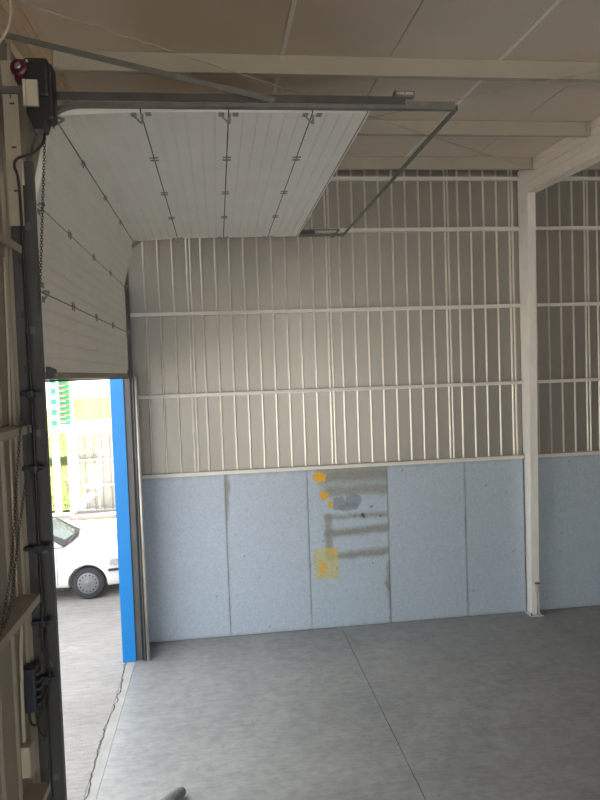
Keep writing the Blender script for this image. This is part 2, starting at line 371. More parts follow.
# bracing rods
def rod(a, b, label):
    r = thing('bracing_rod', label, 'bracing rod', ((a[0]+b[0])/2, (a[1]+b[1])/2, (a[2]+b[2])/2))
    bm = nb(); tube(bm, [a, b], 0.0048, 6); obj('bar', bm, M['rod'], r)
    A = Vector(a); Bv = Vector(b); m_ = A.lerp(Bv, 0.13); d = (Bv-A).normalized()
    bm = nb(); tube(bm, [m_-d*0.05, m_+d*0.05], 0.009, 8); obj('turnbuckle', bm, M['rod'], r)
rod((-0.13, -4.92, 6.50), (5.82, -0.60, 6.65), 'thin steel bracing rod running from upper left to the column head')
rod((5.82, -4.72, 6.51), (-0.13, -0.55, 6.64), 'thin steel bracing rod running from upper right down behind the door track')

# ------------------------------------------------------------------ blue boards
BLUE = (0.48, 0.57, 0.66); MOULD = (0.20, 0.17, 0.11); GREY = (0.27, 0.265, 0.235); SLATE = (0.235, 0.27, 0.31); YEL = (0.80, 0.45, 0.03); PYEL = (0.60, 0.54, 0.16)
def ss(a, b, x):
    t = max(0, min(1, (x-a)/(b-a))); return t*t*(3-2*t)
def fb(x, z, s, seed=0.0, oct=4):
    v = 0; a = 0.5
    for i in range(oct): v += a*noise.noise(Vector((x*s, z*s, seed))); s *= 2.1; a *= 0.5
    return v
def mixc(c, d, k): return tuple(c[i]*(1-k)+d[i]*k for i in range(3))
def graffiti(u, v, c, X, Z):
    """u,v in pixels of a sketch 475 wide, 920 high, from the top left of the board"""
    j = 14*fb(X, Z, 6, 3.3); n = fb(X, Z, 20, 9.1)
    def band(u0, u1, v0, v1, s, slope=0.0):
        vv = v-slope*u+j
        return ss(u0-s, u0+s, u+j)*(1-ss(u1-s, u1+s, u))*ss(v0-s, v0+s, vv)*(1-ss(v1-s, v1+s, vv))
    c = mixc(c, (0.31, 0.31, 0.27), 0.55*(1-ss(40, 230, v))*ss(20, 120, u+j*2))
    for b, k in (((60, 500, 12, 78, 24), 0.75), ((105, 500, 104, 162, 20), 0.72), ((100, 500, 266, 294, 14), 0.7), ((105, 500, 356, 402, 17, -0.04), 0.85), ((110, 500, 490, 532, 17, -0.03), 0.85), ((96, 138, 262, 520, 13), 0.8)):
        c = mixc(c, GREY, min(1, max(0, k*band(*b)*(1+0.6*n))))
    for cu, cv, ru, rv in ((185, 205, 42, 42), (270, 195, 48, 42), (240, 225, 60, 25)):
        d = math.hypot((u-cu)/ru, (v-cv)/rv)+0.5*fb(X, Z, 14, 5)
        c = mixc(c, SLATE, 0.8*(1-ss(0.85, 1.1, d)))
    k = 1-0; e = band(28, 170, 455, 632, 9)
    c = mixc(c, PYEL, max(0, min(1, e*(0.65+0.7*n))))
    for cu, cv, ru, rv, s in ((72, 45, 42, 34, 1), (95, 152, 27, 27, 1), (132, 207, 18, 22, 0.9), (74, 570, 26, 45, 0.7), (135, 475, 28, 22, 0.5)):
        d = math.hypot((u-cu)/ru, (v-cv)/rv)+0.6*fb(X, Z, 18, 7)
        c = mixc(c, YEL, s*(1-ss(0.7, 1.15, d)))
    for cu, cv, r in ((275, 281, 6), (322, 278, 12), (332, 290, 7), (375, 232, 7), (375, 560, 4), (160, 575, 4), (430, 290, 5)):
        d = math.hypot(u-cu, v-cv)/r+0.4*n
        c = mixc(c, (0.05, 0.05, 0.06), 0.9*(1-ss(0.7, 1.2, d)))
    return c
def board(x0, x1, label, kind, tint):
    step = 0.0135 if kind == 'paint' else 0.03
    nx = int((x1-x0)/step); nz = int(2.42/step); H = 2.415
    bm = nb(); V = []; cols = {}
    for j in range(nz+1):
        row = []
        for i in range(nx+1):
            X = x0+0.003+(x1-x0-0.006)*i/nx; Z = 0.006+H*j/nz
            bow = 0.003*math.sin(Z*2.1+x0*3)*math.sin(math.pi*i/nx)
            row.append(bm.verts.new((X, 0.0-0.002-bow, Z)))
        V.append(row)
    for j in range(nz):
        for i in range(nx): bm.faces.new((V[j][i], V[j][i+1], V[j+1][i+1], V[j+1][i]))
    # back face and rim give the board its thickness
    b = [bm.verts.new(p) for p in ((x0+0.003, 0.018, 0.006), (x1-0.003, 0.018, 0.006), (x1-0.003, 0.018, 0.006+H), (x0+0.003, 0.018, 0.006+H))]
    bm.faces.new(b[::-1])
    bm.faces.new([V[0][i] for i in range(nx+1)][::-1]+[b[0], b[1]]); bm.faces.new([V[nz][i] for i in range(nx+1)]+[b[2], b[3]])
    bm.faces.new([V[j][0] for j in range(nz+1)]+[b[3], b[0]]); bm.faces.new([V[j][nx] for j in range(nz+1)][::-1]+[b[1], b[2]])
    me_cols = []
    bm.verts.index_update()
    for v in bm.verts:
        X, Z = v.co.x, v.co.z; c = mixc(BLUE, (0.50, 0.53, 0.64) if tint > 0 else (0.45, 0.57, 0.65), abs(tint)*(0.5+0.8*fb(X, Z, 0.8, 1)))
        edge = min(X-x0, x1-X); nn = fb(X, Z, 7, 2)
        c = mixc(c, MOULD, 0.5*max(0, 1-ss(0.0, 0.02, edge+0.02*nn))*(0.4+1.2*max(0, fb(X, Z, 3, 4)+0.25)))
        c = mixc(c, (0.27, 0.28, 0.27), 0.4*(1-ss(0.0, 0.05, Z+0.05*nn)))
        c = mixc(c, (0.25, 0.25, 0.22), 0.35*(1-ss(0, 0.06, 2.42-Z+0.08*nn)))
        sp = fb(X, Z, 16, 8); c = mixc(c, (0.16, 0.15, 0.13), 0.6*ss(0.40, 0.48, sp))
        if kind == 'left_mould': c = mixc(c, (0.26, 0.26, 0.20), 0.85*(1-ss(0.04, 0.10, X-x0+0.09*nn+0.07*ss(0.9, 0.2, Z-1.4)))*ss(1.45, 1.7, Z+0.3*nn))
        if kind == 'paint':
            c = graffiti((X-x0)/1.22*475, (2.42-Z)/2.42*920, c, X, Z)
            c = mixc(c, (0.20, 0.15, 0.08), 0.75*(1-ss(0.02, 0.10, x1-X+0.10*nn+0.06*abs(Z-0.62)/0.6))*(1-ss(0.7, 1.4, Z)))
        me_cols.append((c[0], c[1], c[2], 1))
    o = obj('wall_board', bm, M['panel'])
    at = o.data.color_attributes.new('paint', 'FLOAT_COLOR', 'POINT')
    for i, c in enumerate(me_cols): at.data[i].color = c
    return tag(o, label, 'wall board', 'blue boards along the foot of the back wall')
board(-0.015, 1.22, 'clean pale blue wall board, first from the open door', '', 0.5)
board(1.22, 2.44, 'pale blue wall board with mouldy upper left edge, left of the painted one', 'left_mould', 0.4)
board(2.44, 3.66, 'pale blue wall board smeared with yellow and grey spray paint', 'paint', -0.6)
board(3.66, 4.88, 'pale blue wall board directly right of the spray-painted one', '', -0.2)
board(4.88, 5.83, 'pale blue wall board ending at the left side of the white column', '', -0.4)
board(5.98, 7.20, 'shaded blue wall board just right of the white column', '', -0.7)
board(7.20, 8.42, 'shaded blue wall board second right of the white column', '', -0.7)

# ------------------------------------------------------------------ door jambs
bp = thing('door_post', 'bright blue steel post at the far side of the doorway', 'door post', (-0.16, -0.47, 0))
bm = nb(); box(bm, -0.262, -0.085, -0.60, -0.36, -0.003, 5.2); obj('shaft', bm, M['blue'], bp, bevel=0.004)
bm = nb(); box(bm, -0.0845, -0.0795, -0.602, -0.5, 0.0, 4.6); obj('edge_seal', bm, M['gasket'], bp)
np_ = thing('door_post', 'dark steel post, backlit shade in its colour, at the near side of the doorway', 'door post', (-0.17, -5.12, 0))
bm = nb(); box(bm, -0.262, -0.105, -5.113, -5.0, -0.003, 5.245); obj('shaft', bm, M['galvdark'], np_, bevel=0.004)
bm = nb(); box(bm, -0.104, -0.080, -5.125, -5.01, 0.0, 5.245); obj('cover_plate', bm, M['galvdark'], np_)
for k in range(15):
    bm = nb(); z = 0.7+k*0.36; box(bm, -0.10, -0.088, -5.127, -5.1255, z, z+0.05); obj('slot', bm, M['gasket'], np_)

def curve_track(xc):
    """centre line: up, round the bend, then level; returns points (x,z)"""
    P = [(xc, 0.02), (xc, 5.36)]; r = 0.34
    for k in range(1, 10):
        a = math.pi/2*k/9; P.append((xc+r-r*math.cos(a), 5.36+r*math.sin(a)+0.048*k/9))
    P.append((2.95, 5.757)); return P
def sweep_channel(bm, P, y0, y1, w, lip=0.012, t=0.003, s=1):
    """C-shaped track swept along P in the xz plane; opening towards the door (s=+1: opening to +y)"""
    sec = [(y1, -w/2), (y0, -w/2), (y0, w/2), (y1, w/2), (y1, w/2-lip), (y1-s*t, w/2-lip), (y1-s*t, w/2-t), (y0+s*t, w/2-t), (y0+s*t, -w/2+t), (y1-s*t, -w/2+t), (y1-s*t, -w/2+lip), (y1, -w/2+lip)]
    rings = []
    for i, (x, z) in enumerate(P):
        a = Vector(P[max(i-1, 0)]); b = Vector(P[min(i+1, len(P)-1)]); d = (b-a).normalized(); n = Vector((-d.y, d.x))
        rings.append([bm.verts.new((x+n.x*h, yy, z+n.y*h)) for yy, h in sec])
    m_ = len(sec)
    for i in range(len(rings)-1):
        for k in range(m_): bm.faces.new((rings[i][k], rings[i][(k+1) % m_], rings[i+1][(k+1) % m_], rings[i+1][k]))
    bm.faces.new(rings[0]); bm.faces.new(rings[-1][::-1])
# near track
def door_track(yo, yi, s, xc, label):
    TR = curve_track(xc); vert = TR[:2]
    t = thing('door_track', label, 'door track', (-0.045, yo, 0), None)
    bm = nb(); sweep_channel(bm, vert, yo, yi, 0.055, s=s); obj('upright_rail', bm, M['galvdark'], t)
    bm = nb(); sweep_channel(bm, TR[1:], yo, yi, 0.026, lip=0.006, s=s); obj('overhead_rail', bm, M['galv'], t)
    # angle fixing the upright to the post
    bm = nb(); a, b = sorted((yo, yo-s*0.055))
    box(bm, -0.077, xc+0.025, *sorted((yo-s*0.004, yo-s*0.001)), 0.0, 5.2); box(bm, -0.079, -0.073, a, b, 0.0, 5.2)
    obj('wall_angle', bm, M['galvdark'], t)
    # stiffening angle along the top of the overhead rail
    bm = nb(); box(bm, 0.10, 2.60, *sorted((yo-s*0.005, yo-s*0.001)), 5.768, 5.818); box(bm, 0.10, 2.60, *sorted((yo-s*0.005, yo+s*0.04)), 5.818, 5.822)
    obj('top_angle', bm, M['galvmid'], t)
    for z in (0.35, 1.1, 1.9, 2.7, 3.5, 4.2, 4.9):
        bm = nb(); box(bm, -0.065, -0.03, *sorted((yo-s*0.012, yo-s*0.005)), z, z+0.05); obj('bracket', bm, M['galv'], t)
    return t
nt_ = door_track(-5.060, -5.005, 1, -0.025, 'grey steel door track at the near side, nearest the viewer')
ft_ = door_track(-0.585, -0.640, -1, 0.022, 'dark steel door track at the far side, in front of the back wall')
bm = nb(); tube(bm, [(0.079, -0.60, 0.0), (0.079, -0.60, 3.90)], 0.027, 12); 
pp = obj('guard_pipe', bm, M['galvlite'], smooth=True); tag(pp, 'silver round guard pipe standing beside the far door track', 'pipe')
# end pieces
bs = thing('track_buffer', 'small grey spring buffer box on top of the near track end', 'bumper', (2.60, -5.035, 5.823))
bm = nb(); box(bm, 2.52, 2.67, -5.06, -5.01, 5.823, 5.868); obj('housing', bm, M['galv'], bs, bevel=0.003)
for k in range(2):
    bm = nb(); box(bm, 2.535+k*0.064, 2.592+k*0.064, -5.063, -5.0605, 5.838, 5.856); obj('window', bm, M['galvlite'], bs)
cb = thing('cross_bar', 'grey steel bar joining the ends of the two overhead door tracks', 'cross bar', (3.02, -2.78, 5.74))
bm = nb(); box(bm, 2.952, 2.99, -5.05, -0.60, 5.735, 5.740); box(bm, 2.986, 2.99, -5.05, -0.60, 5.740, 5.778); obj('angle', bm, M['galv'], cb)
bm = nb(); box(bm, 2.605, 2.965, -5.066, -5.062, 5.735, 5.79); obj('end_plate', bm, M['galv'], cb)
br = thing('brace_bar', 'grey steel brace sloping from the left wall down to the near track', 'brace bar', (0.7, -5.07, 5.87))
bm = nb(); a = Vector((-0.13, 6.18)); b = Vector((1.66, 5.775)); d = (b-a).normalized(); n = Vector((-d.y, d.x))*0.02
prism(bm, [tuple(a-n), tuple(b-n), tuple(b+n), tuple(a+n)], -5.081, -5.076, 'y')
prism(bm, [tuple(a+n*0.8), tuple(b+n*0.8), tuple(b+n), tuple(a+n)], -5.076, -5.068, 'y')
obj('angle', bm, M['galv'], br)
for q in (0.012, 0.988):
    bm = nb(); c_ = a.lerp(b, q); lathe(bm, [(0.010, 0), (0.010, 0.008)], (c_.x, -5.081, c_.y), (0, -1, 0), 6); obj('bolt', bm, M['hinge'], br)
hg = thing('track_hanger', 'short steel strap holding the far overhead track to the back wall', 'bracket', (2.6, -0.3, 5.87))
bm = nb(); box(bm, 2.40, 2.95, -0.575, -0.571, 5.824, 5.85); box(bm, 2.92, 2.95, -0.571, -0.052, 5.83, 5.836); obj('strap', bm, M['galv'], hg)

# ------------------------------------------------------------------ sectional door
sd = thing('sectional_door', 'white ribbed sectional overhead door, half raised under the roof', 'garage door', (0.0, -2.785, 3.86))
DA, DB = -4.990, -0.655
NODES = [(0.0, 3.937), (0.0, 4.495), (0.0, 5.098), (0.14, 5.690), (0.725, 5.722), (1.335, 5.728), (1.935, 5.732), (2.335, 5.735)]
def section(k, A, B):
    A = Vector(A); B = Vector(B); d = (B-A); L = d.length; d.normalize(); n = Vector((d.y, -d.x))   # n points to the room side (+x / down)
    # outline on the room side with shallow V grooves
    P = [(0.005, 0.0)]
    ng = max(3, int(round(L/0.105)))
    for i in range(1, ng):
        s = L*i/ng; P += [(s-0.010, 0), (s-0.005, -0.012), (s+0.005, -0.012), (s+0.010, 0)]
    P += [(L-0.005, 0), (L-0.005, -0.04), (0.005, -0.04)]
    prof = [tuple(A+d*s+n*h) for s, h in P]
    bm = nb(); prism(bm, prof, DA+0.013, DB-0.013, 'y')
    o = obj('door_section', bm, M['door'], sd)
    bm = nb()
    for ya, yb in ((DA+0.002, DA+0.0125), (DB-0.0125, DB-0.002)):
        prism(bm, [tuple(A+d*s+n*h) for s, h in ((0.005, 0.001), (L-0.005, 0.001), (L-0.005, -0.041), (0.005, -0.041))], ya, yb, 'y')
    obj('end_cap', bm, M['door'], o)
    bm = nb(); prism(bm, [tuple(A+d*s+n*h) for s, h in ((L-0.0045, -0.003), (L+0.0045, -0.003), (L+0.0045, -0.036), (L-0.0045, -0.036))], DA+0.01, DB-0.01, 'y')
    obj('seam_gasket', bm, M['gasket'], o)
    return o, A, B, d, n
prev = None
for k in range(7):
    o, A, B, d, n = section(k, NODES[k], NODES[k+1])
    if k < 6:   # hinges on the seam at the upper/inner end
        for q, yy in enumerate((-3.98, -2.90, -1.85)):
            bm = nb()
            for sg in (-1, 1):
                for dy in (-0.035, 0.035):
                    c0 = B+d*(sg*0.022)+n*0.002
                    prof = [tuple(c0-d*0.014), tuple(c0+d*0.014), tuple(c0+d*0.014+n*0.006), tuple(c0-d*0.014+n*0.006)]
                    prism(bm, prof, yy+dy-0.010, yy+dy+0.010, 'y')
            c0 = B+n*0.002
            prism(bm, [tuple(c0-d*0.008), tuple(c0+d*0.008), tuple(c0+d*0.008+n*0.014), tuple(c0-d*0.008+n*0.014)], yy-0.045, yy+0.045, 'y')
            obj('hinge', bm, M['hinge'], o)
        for yy, s in ((DA, 1), (DB, -1)):
            bm = nb(); c0 = B+n*0.002
            for sg in (-1, 1):
                c1 = c0+d*(sg*0.05)
                prism(bm, [tuple(c1-d*0.02), tuple(c1+d*0.02), tuple(c1+d*0.02+n*0.004), tuple(c1-d*0.02+n*0.004)], *sorted((yy+s*0.004, yy+s*0.07)), 'y')
            # upright lug and V arm that hold the roller
            e = c0+n*(0.045 if k < 2 else 0.065)
            prism(bm, [tuple(c0-d*0.07), tuple(c0-d*0.055), tuple(e+d*0.006), tuple(e-d*0.010)], *sorted((yy+s*0.030, yy+s*0.035)), 'y')
            prism(bm, [tuple(c0+d*0.0), tuple(c0+d*0.016), tuple(e+d*0.012), tuple(e-d*0.004)], *sorted((yy+s*0.040, yy+s*0.045)), 'y')
            obj('roller_bracket', bm, M['hinge'], o)
            bm = nb(); cc = B-n*0.0 + (n*0.035 if k < 2 else -n*0.045 + d*0.0)
            ctr = B+n*0.04
            tube(bm, [(ctr.x, yy+s*0.06, ctr.y), (ctr.x, yy-s*0.008, ctr.y)], 0.005, 6); obj('roller_pin', bm, M['hinge'], o)
bm = nb(); box(bm, -0.043, 0.003, DA+0.002, DB-0.002, 3.888, 3.9415); br_ = obj('bottom_rail', bm, M['alu'], sd, bevel=0.003)
bm = nb(); box(bm, -0.033, -0.008, DA+0.002, DB-0.002, 3.872, 3.887); obj('rubber_seal', bm, M['gasket'], sd)
for yy, s in ((DA, 1), (DB, -1)):
    bm = nb(); box(bm, 0.0045, 0.012, *sorted((yy+s*0.005, yy+s*0.13)), 3.89, 3.98); box(bm, 0.012, 0.045, *sorted((yy+s*0.03, yy+s*0.06)), 3.90, 3.97)
    tube(bm, [(0.03, yy+s*0.10, 3.93), (0.03, yy-s*0.005, 3.93)], 0.010, 8)
    lathe(bm, [(0.022, 0), (0.022, 0.02)], (0.035, yy+s*0.08, 3.945), (0, s, 0), 12)
    obj('bottom_bracket', bm, M['galvdark'], sd)
bm = nb(); prism(bm, [(2.338, 5.733), (2.352, 5.733), (2.352, 5.78), (2.338, 5.78)], DA+0.002, DB-0.002, 'y'); obj('top_seal', bm, M['doorend'], sd)

# ------------------------------------------------------------------ door operator and wiring
op = thing('door_operator', 'black motor unit with red dial and cream plate at the top left', 'motor', (0.10, -5.2, 5.50))
bm = nb(); box(bm, 0.035, 0.185, -5.29, -5.12, 5.70, 5.945); obj('gearbox', bm, M['black'], op, bevel=0.02)
bm = nb(); box(bm, 0.10, 0.205, -5.26, -5.13, 5.56, 5.93); obj('motor_body', bm, M['black'], op, bevel=0.025)
bm = nb(); prism(bm, [(0.035, 5.72), (0.175, 5.72), (0.165, 5.58), (0.14, 5.50), (0.075, 5.50), (0.035, 5.60)], -5.27, -5.14, 'y'); obj('lower_housing', bm, M['black'], op, bevel=0.008)
bm = nb(); lathe(bm, [(0.050, 0), (0.055, 0.015), (0.050, 0.035), (0.035, 0.04)], (0.015, -5.285, 5.865), (0, -1, 0), 20); box(bm, -0.02, 0.07, -5.284, -5.20, 5.80, 5.93); d_ = obj('dial', bm, M['red'], op)
bm = nb(); lathe(bm, [(0.020, 0), (0.020, 0.006), (0.010, 0.010)], (0.012, -5.3255, 5.87), (0, -1, 0), 14); box(bm, 0.008, 0.016, -5.3375, -5.3357, 5.845, 5.895, Matrix.Rotation(0.6, 3, 'Y'), (0.012, -5.336, 5.87)); obj('knob', bm, M['hinge'], d_)
bm = nb(); lathe(bm, [(0.008, 0), (0.008, 0.010)], (0.062, -5.291, 5.915), (0, -1, 0), 10); obj('indicator', bm, M['doorend'], op)
bm = nb(); box(bm, 0.034, 0.052, -5.325, -5.292, 5.625, 5.79); box(bm, 0.0535, 0.124, -5.32, -5.292, 5.625, 5.79); box(bm, 0.04, 0.12, -5.30, -5.295, 5.63, 5.785); obj('cover_plate', bm, M['label'], op, bevel=0.002)
sb = thing('shaft_bracket', 'grey slotted steel plate standing behind the black motor unit', 'bracket', (-0.08, -5.19, 5.0))
bm = nb(); box(bm, -0.125, -0.03, -5.195, -5.190, 4.9, 5.96); obj('plate', bm, M['girt_left'], sb)
for z in (5.12, 5.40, 5.68): 
    bm = nb(); box(bm, -0.085, -0.055, -5.1975, -5.1955, z, z+0.012); obj('slot', bm, M['gasket'], sb)
bm = nb(); box(bm, -0.079, -0.072, -5.1975, -5.1955, 5.72, 5.755); obj('slot', bm, M['gasket'], sb)
bm = nb(); box(bm, -0.14, 0.034, -5.215, -5.199, 5.745, 5.79); obj('cross_strap', bm, M['galv'], sb)
# torsion shaft over the opening
sh = thing('torsion_shaft', 'grey torsion shaft running along the wall above the door', 'shaft', (-0.02, -2.8, 5.9))
bm = nb(); tube(bm, [(0.03, -5.09, 5.93), (0.03, -0.45, 5.93)], 0.013, 10); obj('bar', bm, M['galv'], sh, smooth=True)
for yy in (-4.99, -0.50):
    bm = nb(); lathe(bm, [(0.06, -0.02), (0.065, -0.018), (0.055, -0.01), (0.055, 0.01), (0.065, 0.018), (0.06, 0.02)], (0.03, yy, 5.93), (0, 1, 0), 24); obj('cable_drum', bm, M['galv'], sh)
for y0 in (-3.9, -2.2):
    bm = nb(); pts = [(0.03+0.028*math.cos(a*0.9), y0+a*0.0042, 5.93+0.028*math.sin(a*0.9)) for a in range(0, 260)]
    tube(bm, pts, 0.004, 5); obj('spring', bm, M['galvdark'], sh)

def pt(path, n):   # Catmull-Rom through a path
    P = [Vector(p) for p in path]; P = [P[0]*2-P[1]]+P+[P[-1]*2-P[-2]]; out = []
    for i in range(1, len(P)-2):
        for k in range(n):
            t = k/n; a, b, c_, d_ = P[i-1], P[i], P[i+1], P[i+2]
            out.append(0.5*((2*b)+(c_-a)*t+(2*a-5*b+4*c_-d_)*t*t+(3*b-a-3*c_+d_)*t**3))
    out.append(P[-2]); return out
def chain(path, label, step=0.0188):
    L = pt(path, 14); bm = nb(); acc = 0; k = 0; s = 0.0
    seg = []
    for a, b in zip(L, L[1:]):
        ln = (b-a).length; d = (b-a)/max(ln, 1e-6)
        while s < acc+ln:
            c_ = a+d*(s-acc); side = d.cross(Vector((0, 1, 0)) if k % 2 else Vector((1, 0, 0.1))).normalized()
            torus_link(bm, c_, d, side, 0.026, 0.0155, 0.0024, 8, 4); k += 1; s += step
        acc += ln
    o = obj('hoist_chain', bm, M['galvdark']); return tag(o, label, 'chain')
chain([(0.12, -5.17, 5.485), (0.10, -5.185, 5.2), (0.085, -5.25, 4.80), (0.07, -5.29, 4.5), (0.06, -5.315, 4.33)], 'dark steel chain hanging from the motor in front of the door')
chain([(-0.025, -5.50, 3.72), (-0.03, -5.66, 3.3), (-0.04, -5.80, 2.85), (-0.06, -5.96, 2.54), (-0.06, -6.2, 2.20), (-0.06, -6.3, 1.6)], 'dark chain strand on the left wall, the left one of the hanging pair')
chain([(-0.02, -5.38, 3.62), (-0.04, -5.42, 3.30), (-0.05, -5.62, 2.95), (-0.055, -5.80, 2.62), (-0.055, -5.95, 2.515)], 'dark chain strand on the left wall, the right one of the hanging pair')
pc = thing('power_cable', 'black power cable clipped down the near door post', 'cable', (-0.05, -5.2, 1.9))
bm = nb(); tube(bm, pt([(0.13, -5.20, 5.50), (0.11, -5.215, 5.42), (0.04, -5.215, 5.36), (-0.045, -5.215, 5.33), (-0.07, -5.215, 5.28), (-0.05, -5.21, 5.18), (-0.045, -5.205, 4.8), (-0.05, -5.17, 3.8), (-0.052, -5.165, 3.3), (-0.055, -5.165, 2.8), (-0.055, -5.165, 2.4), (-0.055, -5.22, 2.08)], 8), 0.009, 6); obj('wire', bm, M['black'], pc, smooth=True)
bm = nb(); tube(bm, pt([(-0.07, -5.14, 4.2), (-0.075, -5.15, 3.5), (-0.065, -5.15, 2.85), (-0.045, -5.145, 2.4), (-0.045, -5.145, 2.1), (-0.03, -5.17, 1.85), (-0.04, -5.22, 1.70)], 8), 0.006, 6); obj('wire', bm, M['black'], pc, smooth=True)
for z, y, w_ in ((3.80, -5.21, 0.05), (3.30, -5.17, 0.06), (2.76, -5.14, 0.075), (2.25, -5.22, 0.055), (1.86, -5.20, 0.055)):
    bm = nb(); box(bm, -0.055-w_*1.4, -0.055+w_*1.0, -5.18, -5.135, z-0.016, z+0.016); box(bm, -0.085, -0.035, -5.188, -5.135, z-0.034, z+0.026)
    obj('cable_clamp', bm, M['navy'], pc, bevel=0.011)
cx = thing('control_box', 'black control box with a row of buttons on the near door post', 'control box', (-0.06, -5.3, 1.7))
bm = nb(); box(bm, -0.165, -0.085, -5.32, -5.20, 1.71, 2.0); obj('housing', bm, M['navy'], cx, bevel=0.010)
for k in range(5):
    bm = nb(); box(bm, -0.0845, -0.06, -5.30, -5.23, 1.75+k*0.05, 1.764+k*0.05); obj('button', bm, M['galvdark'], cx, bevel=0.003)
bm = nb(); tube(bm, pt([(-0.14, -5.28, 1.71), (-0.13, -5.29, 1.63), (-0.10, -5.27, 1.61), (-0.07, -5.25, 1.68), (-0.07, -5.25, 1.75)], 8), 0.008, 6); obj('cable_loop', bm, M['black'], cx, smooth=True)
bm = nb(); tube(bm, pt([(-0.11, -5.26, 1.71), (-0.09, -5.25, 1.55), (-0.06, -5.22, 1.50), (-0.045, -5.20, 1.62), (-0.05, -5.20, 1.82)], 8), 0.006, 6); obj('cable_loop', bm, M['black'], cx, smooth=True)
sx = thing('junction_box', 'small beige junction box above the lowest left wall rail', 'junction box', (-0.12, -5.45, 1.33))
bm = nb(); box(bm, -0.168, -0.10, -5.46, -5.37, 1.36, 1.56); obj('housing', bm, M['label'], sx, bevel=0.006)
bm = nb(); box(bm, -0.099, -0.092, -5.465, -5.365, 1.355, 1.565); obj('lid', bm, M['girt_left'], sx, bevel=0.003)
cn = thing('conduit', 'thin cream conduit pipe running down the left wall to the junction box', 'conduit', (-0.12, -5.42, 1.55))
bm = nb(); tube(bm, pt([(-0.158, -5.23, 4.69), (-0.158, -5.27, 3.9), (-0.158, -5.33, 3.3), (-0.158, -5.345, 2.50)], 6), 0.008, 8); obj('pipe', bm, M['cable_white'], cn, smooth=True)
bm = nb(); tube(bm, pt([(-0.155, -5.33, 2.43), (-0.155, -5.30, 2.30), (-0.155, -5.335, 2.15), (-0.155, -5.36, 1.9), (-0.145, -5.41, 1.57)], 6), 0.012, 8); obj('pipe', bm, M['cable_white'], cn, smooth=True)
bm = nb(); tube(bm, pt([(0.03, -5.5, 6.30), (0.036, -5.5, 6.18), (0.034, -5.5, 6.09), (0.008, -5.5, 6.0), (-0.04, -5.5, 5.93), (-0.12, -5.5, 5.85)], 8), 0.010, 6)
tag(obj('loose_cable', bm, M['cable_white'], smooth=True), 'cream cable curving down in the top left corner', 'cable')

# ------------------------------------------------------------------ small thing on the floor
bm = nb(); tube(bm, [(0.30, -4.15, 0.055), (0.46, -3.98, 0.058), (0.60, -3.82, 0.058), (0.68, -3.72, 0.056), (0.71, -3.685, 0.05), (0.72, -3.67, 0.045)], 0.05, 16, rads=[0.055, 0.058, 0.058, 0.052, 0.036, 0.012])
tag(obj('felt_roll', bm, M['cloth'], smooth=True), 'grey round-ended roll on the floor at the bottom edge', 'roll')

